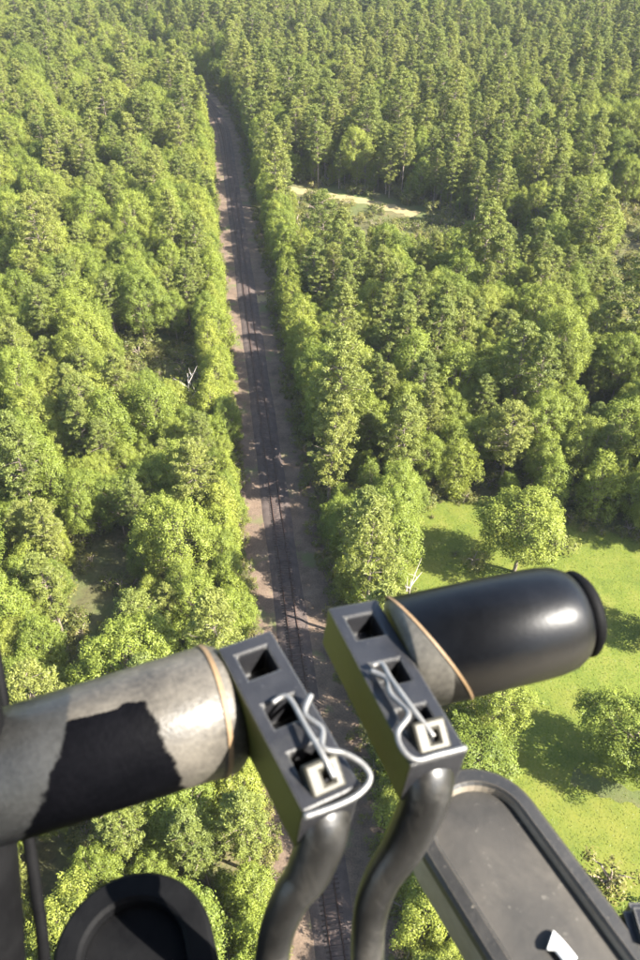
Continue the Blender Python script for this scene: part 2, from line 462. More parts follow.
# ------------------------------------------------------------------ where the wood grows
GAPS = [poly_px(q) for q in (
    [(70, 556), (140, 545), (146, 700), (112, 745), (62, 720)],
    [(115, 350), (216, 346), (214, 425), (122, 418)],
    [(586, 218), (700, 200), (780, 400), (640, 384), (600, 350)],
    [(280, 180), (424, 204), (470, 222), (474, 244), (440, 242), (296, 224)],
    [(-20, 250), (16, 246), (20, 282), (-20, 288)],
    [(40, 860), (120, 800), (150, 840), (70, 930)],
    [(560, 420), (600, 415), (640, 440), (640, 470), (570, 462)],
    [(395, 300), (415, 300), (412, 330), (392, 330)])]
LOW = [poly_px(q) for q in ([(266, 212), (440, 234), (540, 240), (545, 270), (452, 290), (292, 276)],)]
def in_view(x, y, m=26, mr=42):
    hw = .4 * (.776 * y + 61)
    return -hw - m < x < hw + mr
CROSS = ground(285, 297.5)
trees = []          # kind, variant, x, y, rz, scale
# wall of trees along both sides of the clearing
for side, off in ((-1, 8.6), (1, 10.0)):
    s = 120.0
    while s < cum[-1] - 4:
        p, t = line_at(s); r = np.array([t[1], -t[0]]); sc = rng.uniform(.82, 1.22) if side < 0 else rng.uniform(.95, 1.4)
        kd = ('edge', 'broad', 'pine')[int(np.searchsorted([.5, .84], rng.random()))]
        if kd == 'broad': sc *= .72
        var = int(rng.integers(len(PROTO[kd])))
        o = side * (off + rng.normal(0, .6) + (rng.random() < .18) * 1.5 + max(0, PROTO[kd][var][0] * sc - 2.7))
        q = p + r * o
        s += rng.uniform(3.0, 4.6) * (1.0 if side < 0 else 1.12) * (1.2 if kd == 'broad' else 1)
        if q[1] < 14 or q[1] > 800 or not in_view(*q): continue
        if side > 0 and abs(q[1] - CROSS.y) < 4.5: continue
        if any((q[0] - a) ** 2 + (q[1] - b) ** 2 < (rr + 1.2) ** 2 for a, b, rr in taken): continue
        if inside(q[0], q[1], MEADOW): continue
        trees.append((kd, var, q[0], q[1], rng.uniform(0, 6.28), sc)); taken.append((q[0], q[1], 2.2))
cell = {}
def near(x, y, r):
    cx, cy = int(x // 8), int(y // 8)
    for i in range(cx - 2, cx + 3):
        for j in range(cy - 2, cy + 3):
            for a, b, rr in cell.get((i, j), ()):
                if (a - x) ** 2 + (b - y) ** 2 < (r + rr) ** 2: return True
    return False
def put(x, y, r): cell.setdefault((int(x // 8), int(y // 8)), []).append((x, y, r))
for x, y, r in taken: put(x, y, r)
def smooth_noise(x, y, s, k=0):
    return .5 + .25 * (math.sin(x / s + 1.3 + k) + math.sin(y / s * 1.1 + 2.1 * k + math.sin(x / s * .7) * 1.6))
PN = np.column_stack([rng.uniform(-400, 430, 90000), 14 + 830 * rng.random(90000) ** .85])
for x, y in PN:
    if not in_view(x, y): continue
    off = track_offset(x, y) if abs(x) < 420 else 99
    if -10.5 < off < 13.0: continue
    if 0 < off < 24 and rng.random() < .25: continue
    if smooth_noise(x, y, 17, 3) < .04: continue
    if inside(x, y, MEADOW) or any(inside(x, y, gp) for gp in GAPS): continue
    pineprob = (.22 if off < 0 else .46) + .35 * (smooth_noise(x, y, 38) - .5) + (.15 if y > 260 else 0)
    if off > 0 and y < 140: pineprob = .3
    kd = 'pine' if rng.random() < pineprob else 'broad'
    if any(inside(x, y, q) for q in LOW): kd = 'edge'
    if any(np.min((P[:, 0] - x) ** 2 + (P[:, 1] - y) ** 2) < (w_ * .5 + 2.5) ** 2 for P, w_ in PATHS): continue
    var = int(rng.integers(len(PROTO[kd]))); sc = float(np.clip(rng.normal(.9, .22), .45, 1.4))
    if kd == 'edge': sc = .3
    R = PROTO[kd][var][0] * sc
    r = R * (.56 if kd == 'broad' else .60)
    if near(x, y, r): continue
    put(x, y, r); trees.append((kd, var, x, y, rng.uniform(0, 6.28), sc))
for x, y in np.column_stack([rng.uniform(-400, 430, 60000), 14 + 780 * rng.random(60000) ** .85]):      # young trees that fill the gaps
    if not in_view(x, y): continue
    off = track_offset(x, y)
    if -9.5 < off < 11.0 or inside(x, y, MEADOW) or any(inside(x, y, gp) for gp in GAPS + LOW): continue
    kd = 'broad' if rng.random() < .6 else 'edge'
    var = int(rng.integers(len(PROTO[kd]))); sc = rng.uniform(.5, .78)
    r = PROTO[kd][var][0] * sc * .42
    if near(x, y, r): continue
    put(x, y, r); trees.append((kd, var, x, y, rng.uniform(0, 6.28), sc))
print('trees', len(trees), {k2: sum(t[0] == k2 for t in trees) for k2 in PROTO})

def vis_size(t):
    """projected scale if the crown is in the picture, else 0"""
    v = Vector((t[2], t[3], PROTO[t[0]][t[1]][1] * t[5] * .75)) - CAM
    z = v.dot(FWD)
    if z < 5: return 0
    px = 320 + F * v.dot(RIGHT) / z; py = 480 - F * v.dot(UP) / z
    rr = F * PROTO[t[0]][t[1]][0] * t[5] / z
    if -rr < px < 640 + rr and -rr < py < 960 + rr: return 1 / z
    return 0
rest = []
NAMES = {'broad': 'broadleaf_tree', 'pine': 'pine_tree', 'edge': 'leafy_tree'}
for kd in ('broad', 'pine', 'edge'):
    L = sorted([t for t in trees if t[0] == kd], key=lambda t: -vis_size(t))
    n = 290
    for i, t in enumerate(L):
        if i >= n or vis_size(t) == 0: rest.append(t); continue
        offt = track_offset(t[2], t[3]); left = offt < 0
        cp_ = Vector((t[2], t[3], 10)) - CAM; py = 480 - F * cp_.dot(UP) / cp_.dot(FWD)
        where = ('at the top', 'high up', 'halfway up', 'above the pedals', 'below the pedals')[int(np.searchsorted([130, 300, 470, 640], py))]
        size = ('small', 'medium', 'large')[int(np.searchsorted([.82, 1.05], t[5]))]
        px = 320 + F * cp_.dot(RIGHT) / cp_.dot(FWD)
        deep = 'close to the railway' if abs(offt) < 22 else ('near left picture edge' if px < 110 else 'near right picture edge' if px > 540 else 'deep in the wood')
        shape = ('rounded', 'pointed')[PROTO[kd][t[1]][0] < 3.7] if kd == 'broad' else ''
        sd = 'left' if left else 'right'
        if kd == 'edge':
            lab = '%s leafy tree lining the %s side of the railway, %s' % (size, sd, where); grp = 'trees lining the %s side of the railway' % sd
        elif kd == 'pine':
            lab = '%s olive green pine %s of the railway, %s, %s' % (size, sd, where, deep); grp = 'near pines %s of the railway' % sd
        else:
            lab = '%s %s leafy tree %s of the railway, %s, %s' % (size, shape, sd, where, deep); grp = 'near broadleaf trees %s of the railway' % sd
        place_tree(NAMES[kd], kd, t[1], t[2], t[3], t[4], t[5], lab, grp)

# ------------------------------------------------------------------ the far wood and the undergrowth: one object each
def scatter(name, items, protos, label, cat):
    """items (index, x, y, z, rz, scale); protos meshes"""
    pc = bpy.data.collections.new(name + '_kinds')
    for i, me in enumerate(protos): pc.objects.link(bpy.data.objects.new('kind_%02d' % i, me))
    me = bpy.data.meshes.new(name); n = len(items); A = np.array(items, np.float64)
    me.vertices.add(n); me.vertices.foreach_set('co', A[:, 1:4].astype(np.float32).ravel())
    for nm, ty, key, val in (('idx', 'INT', 'value', A[:, 0].astype(np.int32)), ('scl', 'FLOAT', 'value', A[:, 5].astype(np.float32)),
                             ('rot', 'FLOAT_VECTOR', 'vector', np.column_stack([np.zeros(n), np.zeros(n), A[:, 4]]).astype(np.float32).ravel())):
        at = me.attributes.new(nm, ty, 'POINT'); at.data.foreach_set(key, val)
    o = link(name, me)
    ng = bpy.data.node_groups.new(name, 'GeometryNodeTree')
    ng.interface.new_socket('Geometry', in_out='INPUT', socket_type='NodeSocketGeometry'); ng.interface.new_socket('Geometry', in_out='OUTPUT', socket_type='NodeSocketGeometry')
    gi = ng.nodes.new('NodeGroupInput'); go = ng.nodes.new('NodeGroupOutput'); ip = ng.nodes.new('GeometryNodeInstanceOnPoints')
    ci = ng.nodes.new('GeometryNodeCollectionInfo'); ci.inputs['Collection'].default_value = pc
    ci.inputs['Separate Children'].default_value = True; ci.inputs['Reset Children'].default_value = True
    def att(nm, ty):
        x = ng.nodes.new('GeometryNodeInputNamedAttribute'); x.data_type = ty; x.inputs['Name'].default_value = nm; return x.outputs[0]
    e2r = ng.nodes.new('FunctionNodeEulerToRotation'); ng.links.new(att('rot', 'FLOAT_VECTOR'), e2r.inputs[0])
    ng.links.new(gi.outputs[0], ip.inputs['Points']); ng.links.new(ci.outputs[0], ip.inputs['Instance']); ip.inputs['Pick Instance'].default_value = True
    ng.links.new(att('idx', 'INT'), ip.inputs['Instance Index']); ng.links.new(e2r.outputs[0], ip.inputs['Rotation']); ng.links.new(att('scl', 'FLOAT'), ip.inputs['Scale'])
    ng.links.new(ip.outputs[0], go.inputs[0])
    md = o.modifiers.new('scatter', 'NODES'); md.node_group = ng
    tag(o, label, cat, kind='stuff'); return o
flat = []; base = {}
for kd in ('broad', 'pine', 'edge'):
    base[kd] = len(flat)
    for i, p in enumerate(PROTO[kd]): flat.append(joined('far_%s_%d' % (kd, i), p[2], p[3], M[LEAF[kd]], M['bark']))
scatter('distant_forest', [(base[t[0]] + t[1], t[2], t[3], -.05, t[4], t[5]) for t in rest], flat, 'dense mixed forest filling the distance on both sides of the railway', 'forest')

bushes = []
for _ in range(9000):
    y = 16 + 420 * rng.random() ** .8; x = rng.uniform(-1, 1) * (.4 * (.776 * y + 61) + 30)
    off = track_offset(x, y)
    if -6.8 < off < 7.6: continue
    if inside(x, y, MEADOW) and not (rng.random() < .015): continue
    if any(np.min((P[:, 0] - x) ** 2 + (P[:, 1] - y) ** 2) < (w_ * .5 + 2.2) ** 2 for P, w_ in PATHS): continue
    bushes.append((int(rng.integers(3)), x, y, -.05, rng.uniform(0, 6.28), rng.uniform(.5, 1.5) if rng.random() < .8 else rng.uniform(1.3, 2.1)))
for s in np.arange(120, cum[-1] - 4, .5):      # weeds along the foot of both tree walls
    for sd, lo, hi in ((-1, 5.6, 7.6), (1, 5.2, 8.8)):
        if rng.random() < .35: continue
        p, t = line_at(s); r = np.array([t[1], -t[0]]); q = p + r * sd * rng.uniform(lo, hi)
        bushes.append((int(rng.integers(3)), q[0], q[1], -.05, rng.uniform(0, 6.28), rng.uniform(.3, .95)))
edge = np.array(MEADOW + [MEADOW[0]])
for a, b in zip(edge[:-1], edge[1:]):
    for f in np.arange(0, 1, .9 / np.linalg.norm(b - a)):
        q = a + (b - a) * f + rng.normal(0, .9, 2); bushes.append((int(rng.integers(3)), q[0], q[1], -.05, rng.uniform(0, 6.28), rng.uniform(.3, 1.1)))
scatter('undergrowth', bushes, [joined('bush_%d' % i, p[2], p[3], M['weed'], M['bark']) for i, p in enumerate(PROTO['bush'])],
        'low bushes and weeds between the trees and along the railway', 'undergrowth')
# grass tufts of the meadow
mx = np.array(MEADOW); G = []
while len(G) < 26000:
    x, y = rng.uniform(mx[:, 0].min(), min(mx[:, 0].max(), 75)), rng.uniform(mx[:, 1].min(), mx[:, 1].max())
    if inside(x, y, MEADOW): G.append((x, y, .012))
G = np.array(G); n = len(G); an = rng.uniform(0, 6.28, n); w = rng.uniform(.08, .2, n); h = rng.uniform(.03, .09, n)
dx = np.column_stack([np.cos(an) * w, np.sin(an) * w, np.zeros(n)]); up = np.column_stack([rng.normal(0, .06, n), rng.normal(0, .06, n), h])
V = np.stack([G - dx, G + dx, G + up], 1).reshape(-1, 3)
M['blade'] = leaf_material('grass_blades', (0.075, 0.10, 0.018), (0.10, 0.128, 0.022), (0.125, 0.145, 0.03))
gr = link('meadow_grass', np_mesh('meadow_grass', V, 3, np.arange(n * 3).reshape(n, 3), [M['blade']], tint=rng.uniform(.2, .8, n)))
tag(gr, 'short bright green grass covering the meadow', 'grass', kind='stuff')

# ------------------------------------------------------------------ cockpit materials
S = 1.2          # cockpit scale: pedal tube about 55 mm across
def worn(name, c0, c1, rough=(.35, .6), scale=60, metal=0.0, spec=.5, speck=None, relief=.25, wear=None, edge=None):
    k = NT(name); c = k.coord()
    a = k.noise(c, scale, 6, .65); b = k.noise(c, scale * 14, 3, .6)
    col = k.ramp(a, [(.35, c0), (.7, c1)])
    if speck: col = k.mix(k.ramp(b, [(.66, (0, 0, 0)), (.78, (1, 1, 1))]), col, speck)
    if wear: col = k.mix(k.ramp(k.noise(c, scale * .6, 6, .7, .6), [(.52, (0, 0, 0)), (.72, (1, 1, 1))]), col, wear)
    if edge:
        bv = k.n('ShaderNodeBevel', samples=6); bv.inputs['Radius'].default_value = .0016
        ge = k.n('ShaderNodeNewGeometry'); dt = k.n('ShaderNodeVectorMath', operation='DOT_PRODUCT'); k.l(bv.outputs[0], dt.inputs[0]).l(ge.outputs['Normal'], dt.inputs[1])
        ef = k.math('SUBTRACT', 1, dt.outputs['Value']); ef = k.math('MULTIPLY', ef, k.math('MULTIPLY', k.noise(c, 150, 5, .7), 9))
        col = k.mix(k.ramp(ef, [(.12, (0, 0, 0)), (.5, (1, 1, 1))]), col, edge)
    r = k.math('MULTIPLY_ADD', a, rough[1] - rough[0], rough[0])
    k.principled(col, r, metal, k.bump(b, relief, .0006), spec); return k.m
M['paint'] = worn('worn_black_paint', (.009, .009, .0105), (.018, .018, .020), (.34, .52), 45, speck=(.10, .10, .10), wear=(.030, .029, .027), edge=(.11, .105, .095))
M['arm'] = worn('scuffed_arm', (.005, .0048, .0045), (.020, .019, .017), (.25, .5), 24, wear=(.060, .056, .049), edge=(.09, .085, .075))
M['steel'] = worn('zinc_wire', (.16, .157, .15), (.25, .245, .235), (.3, .5), 90, .5)
M['brass'] = worn('yellowed_lug', (.022, .020, .014), (.046, .042, .030), (.35, .55), 120, .3)
M['rubber'] = worn('black_rubber', (.003, .003, .0034), (.007, .007, .0075), (.5, .75), 40, spec=.06)
M['dust'] = worn('dusty_plastic', (.012, .011, .0095), (.040, .035, .029), (.5, .7), 14, wear=(.065, .057, .046), speck=(.13, .12, .10))
M['rim'] = worn('rubbed_rim', (.007, .0068, .0065), (.018, .0165, .015), (.4, .65), 34, edge=(.09, .075, .055), wear=(.035, .031, .026), speck=(.16, .14, .11))
M['seam'] = worn('tan_tape_edge', (.15, .095, .045), (.23, .15, .08), (.5, .7), 60)
M['olive'] = worn('olive_reflection', (.058, .056, .008), (.090, .084, .012), (.4, .6), 30)  # reflection of the green forest painted on the bar's left side
M['flank'] = worn('tan_flank', (.16, .135, .10), (.27, .23, .18), (.6, .8), 30)  # paler tan for the beam flank and inner rim step
M['white'] = worn('white_mark', (.5, .5, .49), (.62, .62, .6), (.4, .6), 60)
M['alu'] = worn('bare_aluminium', (.30, .30, .29), (.46, .46, .44), (.28, .5), 26, .75)

def tube_material(name, zones, edge_noise, bump=.3, dust=None):
    """zones along the tube's own x axis (metres, slanted and ragged edges): worn tape, sleeve, bare metal, and painted-in sun and shade"""
    k = NT(name); c = k.coord()
    sx = k.n('ShaderNodeSeparateXYZ'); k.l(c, sx.inputs[0])
    rag = k.noise(c, 70, 5, .7)
    col = None; rough = None; metal = None
    x = k.math('ADD', sx.outputs['X'], k.math('MULTIPLY', k.math('SUBTRACT', rag, .5), edge_noise))
    grain = k.noise(c, 420, 3, .6); blot = k.noise(c, 28, 7, .62, .4)
    spec = None
    for (x0, slant, c0, c1, ro, me_, ymax, sp) in zones:
        cc = k.ramp(k.math('ADD', k.math('MULTIPLY', grain, .3), k.math('MULTIPLY', blot, .7)), [(.36, c0), (.68, c1)])
        if col is None: col, rough, metal, spec = cc, ro, me_, sp; continue
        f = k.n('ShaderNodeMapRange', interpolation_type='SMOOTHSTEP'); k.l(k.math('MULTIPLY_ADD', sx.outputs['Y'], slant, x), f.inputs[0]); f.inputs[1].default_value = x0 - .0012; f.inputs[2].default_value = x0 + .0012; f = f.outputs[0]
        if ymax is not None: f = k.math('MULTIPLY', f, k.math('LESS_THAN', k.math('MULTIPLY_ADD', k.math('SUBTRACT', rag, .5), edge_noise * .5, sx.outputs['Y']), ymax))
        col = k.mix(f, col, cc)
        spec = k.math('ADD', k.math('MULTIPLY', f, sp), k.math('MULTIPLY', k.math('SUBTRACT', 1, f), spec))
        rough = k.math('MULTIPLY_ADD', f, ro - rough, rough) if not hasattr(rough, 'links') else k.math('ADD', k.math('MULTIPLY', f, ro), k.math('MULTIPLY', k.math('SUBTRACT', 1, f), rough))
        metal = k.math('MULTIPLY_ADD', f, me_ - metal, metal) if not hasattr(metal, 'links') else k.math('ADD', k.math('MULTIPLY', f, me_), k.math('MULTIPLY', k.math('SUBTRACT', 1, f), metal))
    if dust:
        dm = k.n('ShaderNodeMapRange', interpolation_type='SMOOTHSTEP'); k.l(k.math('MULTIPLY_ADD', k.math('SUBTRACT', blot, .5), .012, sx.outputs['Y']), dm.inputs[0])
        dm.inputs[1].default_value = dust[0]; dm.inputs[2].default_value = dust[1]
        col = k.mix(k.math('MULTIPLY', dm.outputs[0], k.math('GREATER_THAN', sx.outputs['X'], .014)), col, dust[2])
    pr = k.principled(col, rough, metal, k.bump(grain, bump, .0008), .22); k.l(spec, pr.inputs['Specular IOR Level']); return k.m

# ------------------------------------------------------------------ cockpit geometry
def cp(px, py, d):
    """a cockpit point from its pixel and its distance along the view axis (metres before the cockpit scale)"""
    d *= S
    return CAM + RIGHT * ((px - 320) / F * d) - UP * ((py - 480) / F * d) + FWD * d
def cam_vec(v): return RIGHT * v[0] - UP * v[1] + FWD * v[2]

def place(o, parent):
    if parent:
        o.parent = parent; o.matrix_parent_inverse = Matrix.Translation(-parent.location)
    return o
def tube_obj(name, pts, rad, mat, parent=None, sides=16, sub=3, closed_ends=True, scale2=1.0):
    P = np.array([tuple(p) for p in pts]); R = np.array(rad if hasattr(rad, '__len__') else [rad] * len(P))
    if sub:
        n = len(P); t = np.arange(n); tt = np.linspace(0, n - 1, (n - 1) * 6 + 1); Q = []
        for u in tt:
            i = min(int(u), n - 2); f = u - i; p0, p1, p2, p3 = P[max(i - 1, 0)], P[i], P[i + 1], P[min(i + 2, n - 1)]
            Q.append(.5 * ((2 * p1) + (-p0 + p2) * f + (2 * p0 - 5 * p1 + 4 * p2 - p3) * f * f + (-p0 + 3 * p1 - 3 * p2 + p3) * f ** 3))
        R = np.interp(tt, t, R); P = np.array(Q)
    c = P.mean(0)
    V = []; FI = []; n = len(P); u = None
    for i in range(n):
        t = P[min(i + 1, n - 1)] - P[max(i - 1, 0)]; t /= np.linalg.norm(t) + 1e-12
        if u is None: u = np.cross(t, (0.2, .1, 1.0))
        u = u - t * (u @ t); u /= np.linalg.norm(u) + 1e-12; w = np.cross(t, u)
        for a in range(sides):
            an = 2 * math.pi * a / sides; V.append(P[i] - c + R[i] * (u * math.cos(an) + scale2 * w * math.sin(an)))
    faces = [(i * sides + a, i * sides + (a + 1) % sides, (i + 1) * sides + (a + 1) % sides, (i + 1) * sides + a) for i in range(n - 1) for a in range(sides)]
    if closed_ends: faces += [tuple(range(sides))[::-1], tuple((n - 1) * sides + a for a in range(sides))]
    me = bpy.data.meshes.new(name); me.from_pydata([tuple(v) for v in V], [], faces); me.materials.append(mat)
    for p in me.polygons: p.use_smooth = len(p.vertices) == 4
    o = link(name, me); o.location = Vector(c); return place(o, parent)

def lathe_obj(name, A, B, prof, mat, parent=None, sides=40):
    """turned shape: profile [(distance from A along A-B, radius)]; the object's x axis is the turning axis"""
    ax = (B - A).normalized(); y = (UP - ax * UP.dot(ax)).normalized(); z = ax.cross(y)
    V = []; n = len(prof)
    for s, r in prof:
        for a in range(sides):
            an = 2 * math.pi * a / sides; V.append((s, r * math.cos(an), r * math.sin(an)))
    faces = [(i * sides + a, (i + 1) * sides + a, (i + 1) * sides + (a + 1) % sides, i * sides + (a + 1) % sides) for i in range(n - 1) for a in range(sides)]
    faces += [tuple(range(sides)), tuple((n - 1) * sides + a for a in range(sides))[::-1]]
    me = bpy.data.meshes.new(name); me.from_pydata(V, [], faces); me.materials.append(mat)
    for p in me.polygons: p.use_smooth = len(p.vertices) == 4
    o = link(name, me); m = Matrix((ax, y, z)).transposed().to_4x4(); m.translation = A
    if parent: o.parent = parent; o.matrix_parent_inverse = Matrix.Translation(-parent.location)
    o.matrix_basis = m
    return o

import bmesh
def holed_box(name, L, W, T, holes, mat, pocket, bevel=.0012):
    """bar 0..L x 0..W, face at z=0, body to z=-T, square pockets [(u0,u1,v0,v1)] sunk into the face"""
    us = sorted({0, L, *[h[0] for h in holes], *[h[1] for h in holes]}); v0, v1 = holes[0][2], holes[0][3]; vs_ = [0, v0, v1, W]
    bm = bmesh.new(); g = {}
    for i, u in enumerate(us):
        for j, v in enumerate(vs_): g[i, j] = bm.verts.new((u, v, 0))
    hs = {us.index(h[0]) for h in holes}
    for i in range(len(us) - 1):
        for j in range(3):
            if j == 1 and i in hs:
                top = [g[i, 1], g[i + 1, 1], g[i + 1, 2], g[i, 2]]
                bot = [bm.verts.new((q.co.x + (L * .02), q.co.y, -pocket)) for q in top]
                for a in range(4): bm.faces.new((top[a], bot[a], bot[(a + 1) % 4], top[(a + 1) % 4]))
                bm.faces.new(bot)
            else: bm.faces.new((g[i, j], g[i + 1, j], g[i + 1, j + 1], g[i, j + 1]))
    ring = [g[i, 0] for i in range(len(us))] + [g[len(us) - 1, j] for j in (1, 2, 3)] + [g[i, 3] for i in range(len(us) - 2, -1, -1)] + [g[0, 2], g[0, 1]]
    low = [bm.verts.new((q.co.x, q.co.y, -T)) for q in ring]
    for a in range(len(ring)): bm.faces.new((ring[a], ring[(a + 1) % len(ring)], low[(a + 1) % len(ring)], low[a]))
    bm.faces.new(low)
    for f in bm.faces:
        if all(abs(q.co.y) < 1e-7 for q in f.verts): f.material_index = 1
    bmesh.ops.recalc_face_normals(bm, faces=bm.faces)
    me = bpy.data.meshes.new(name); bm.to_mesh(me); bm.free(); me.materials.append(mat); me.materials.append(M['olive'] if name == 'pedal_bar' else mat)
    o = link(name, me)
    b = o.modifiers.new('bevel', 'BEVEL'); b.width = bevel; b.segments = 2; b.limit_method = 'ANGLE'; b.angle_limit = math.radians(40)
    return o

def bar_frame(t, R):
    """camera-frame pose -> world matrix with x = length, y = width, z = face normal"""
    u, v, w = [cam_vec(r) for r in R]
    m = Matrix((u, v, w)).transposed().to_4x4(); m.translation = CAM + cam_vec(t) * S; return m
FLOOR_Z = H - .445
def pedal(label, t, R, L, W, T, holes, wavy, straight, lug_px, arm, tube, tubelabel, side):
    m = bar_frame(t, R); L *= S; W *= S; T *= S
    base = cp(*arm[-1]); base.z = FLOOR_Z
    root = link('foot_pedal', None); root.location = base; tag(root, label, 'foot pedal', 'pair of foot pedals')
    hl = [(a * L, b * L,   .23 * W, .77 * W) for a, b in holes]
    bar = holed_box('pedal_bar', L, W, T, hl, M['paint'], T * .45)
    bar.parent = root; bar.matrix_parent_inverse = Matrix.Translation(-base); bar.matrix_basis = m
    nrm = (m.to_3x3() @ Vector((0, 0, 1))).normalized()
    def on(px, py, h):
        d = cp(px, py, 1) - CAM; p0 = m.translation + nrm * h * S
        return CAM + d * ((p0 - CAM).dot(nrm) / d.dot(nrm))
    tube_obj('wire_clip', [on(*q) for q in wavy], .00105 * S, M['steel'], root, 10)
    tube_obj('clip_pin', [on(*q) for q in straight], .001 * S, M['steel'], root, 10)
    # lug: plate with a window standing out of the third pocket
    lp = on(lug_px[0], lug_px[1], .003)
    lug = holed_box('lug', .0112 * S, .0128 * S, .005 * S, [(.0038 * S, .0078 * S, .0056 * S, .0086 * S)], M['brass'], .0048 * S, .0014)
    mm = m.to_3x3(); u, v, w = mm.col[0].normalized(), mm.col[1].normalized(), mm.col[2].normalized()
    ex = (w * .55 - u * .835).normalized() * -1; ez = (w * .835 + u * .55).normalized()
    lm = Matrix((ex, ez.cross(ex), ez)).transposed().to_4x4(); lm.translation = lp - ex * .0054 * S - ez.cross(ex) * .0062 * S
    lug.parent = root; lug.matrix_parent_inverse = Matrix.Translation(-base); lug.matrix_basis = lm
    # arm from the rear end of the bar to the floor
    pts = [m @ Vector((L * .78, W * .5, -T * .5)), m @ Vector((L * .98, W * .5, -T * .72))] + [cp(*q) for q in arm]; pts.append(Vector((base.x, base.y - .01, FLOOR_Z + .006)))
    tube_obj('arm', pts, [.0090 * S, .0094 * S, .0088 * S, .0074 * S, .0066 * S, .0066 * S, .0072 * S, .0085 * S][:len(pts)], M['arm'], root, 20, scale2=.8)
    fl = lathe_obj('floor_flange', Vector((base.x, base.y - .01, FLOOR_Z)), Vector((base.x, base.y - .01, FLOOR_Z + .1)), [(0, .024), (.006, .024), (.008, .015), (.012, .013)], M['paint'], root, 24)
    A, B, prof, mat = tube
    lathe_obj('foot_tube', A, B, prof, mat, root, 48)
    return root, m

# left pedal
A = cp(226, 706, .306); B = cp(-70, 798, .266); LEN = (B - A).length; r = .0246 * S; r2 = r * .88
tl = tube_material('left_tube_grip_shade', [
    (0, 0, (.034, .031, .027), (.125, .112, .092), .40, .0, None, .25),  # tape at the bar end, painted paler for the sun on it
    (.028 * S, -.22, (.0008, .0009, .0014), (.003, .003, .004), .6, .0, .0165 * S, .03),  # cabin shadow painted in as a near-black slanted patch
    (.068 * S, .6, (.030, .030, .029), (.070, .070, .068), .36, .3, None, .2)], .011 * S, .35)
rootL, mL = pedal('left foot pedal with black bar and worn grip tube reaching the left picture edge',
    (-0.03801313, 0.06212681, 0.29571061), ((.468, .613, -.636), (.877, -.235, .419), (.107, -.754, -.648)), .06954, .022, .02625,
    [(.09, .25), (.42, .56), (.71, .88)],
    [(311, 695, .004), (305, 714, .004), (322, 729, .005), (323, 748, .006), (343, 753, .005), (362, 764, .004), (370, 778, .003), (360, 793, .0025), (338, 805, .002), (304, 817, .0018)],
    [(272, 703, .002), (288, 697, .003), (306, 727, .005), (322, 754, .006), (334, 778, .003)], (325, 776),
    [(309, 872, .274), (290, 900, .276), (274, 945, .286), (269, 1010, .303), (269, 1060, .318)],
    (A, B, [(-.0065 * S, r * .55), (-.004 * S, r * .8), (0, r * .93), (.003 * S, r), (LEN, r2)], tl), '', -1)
tape_ring = lambda x0, w, slant, r, root: tape(A, B, x0, w, slant, r, root)
def tape(A, B, x0, w, slant, r, root, sides=56):
    ax = (B - A).normalized(); y = (UP - ax * UP.dot(ax)).normalized(); z = ax.cross(y); V = []
    for dx, dr in ((0, .0001), (.0002, .0006), (w, .0006), (w + .0002, .0001)):
        for a in range(sides):
            an = 2 * math.pi * a / sides; yy = (r + dr) * math.cos(an); V.append((x0 + dx - slant * yy, yy, (r + dr) * math.sin(an)))
    me = bpy.data.meshes.new('tape_edge'); me.from_pydata(V, [], [(i * sides + a, (i + 1) * sides + a, (i + 1) * sides + (a + 1) % sides, i * sides + (a + 1) % sides) for i in range(3) for a in range(sides)])
    me.materials.append(M['seam']); o = link('tape_edge', me); m = Matrix((ax, y, z)).transposed().to_4x4(); m.translation = A
    o.parent = root; o.matrix_parent_inverse = Matrix.Translation(-root.location); o.matrix_basis = m
tape(A, B, .0052 * S, .0018 * S, .05, r, rootL)
# right pedal
A = cp(405, 653, .324); B = cp(574, 615, .339); LEN = (B - A).length; r = .0232 * S
tr_ = tube_material('right_tube_sleeve_sun', [
    (0, 0, (.065, .060, .052), (.20, .185, .155), .42, .0, None, .25),  # sunlit wedge beside the bar, painted in as a paler zone
    (.0104 * S, .54, (.002, .0022, .003), (.006, .0065, .008), .36, .0, None, .22)], .002 * S, .07, (-.002, -.014, (.022, .020, .017)))
rootR, mR = pedal('right foot pedal with black bar and glossy round ended tube above the meadow',
    (0.00303772, 0.0513015, 0.32102832), ((.354, .57, -.742), (.928, -.118, .352), (.113, -.813, -.571)), .07609, .022, .0207,
    [(.09, .25), (.42, .56), (.71, .88)],
    [(371, 671, .003), (387, 679, .004), (391, 694, .004), (409, 713, .005), (398, 732, .004), (402, 749, .003), (416, 760, .002), (437, 755, .002), (466, 748, .0018)],
    [(372, 666, .003), (382, 664, .004), (391, 679, .005), (412, 708, .006), (434, 737, .003)], (432, 735),
    [(407, 840, .288), (381, 882, .291), (369, 925, .296), (368, 985, .308), (368, 1045, .322)],
    (A, B, [(-.003 * S, r * .8), (-.0015 * S, r), (LEN * .70, r), (LEN * .82, r * .985), (LEN * .91, r * .94), (LEN * .97, r * .84), (LEN, r * .74)], tr_), '', 1)
tape(A, B, .0094 * S, .0012 * S, .54, r, rootR)
lathe_obj('end_cap', A, B, [(LEN - .001, r * .70), (LEN, r * .78), (LEN + .003 * S, r * .80), (LEN + .0055 * S, r * .7), (LEN + .0065 * S, r * .4)], M['rubber'], rootR, 40)

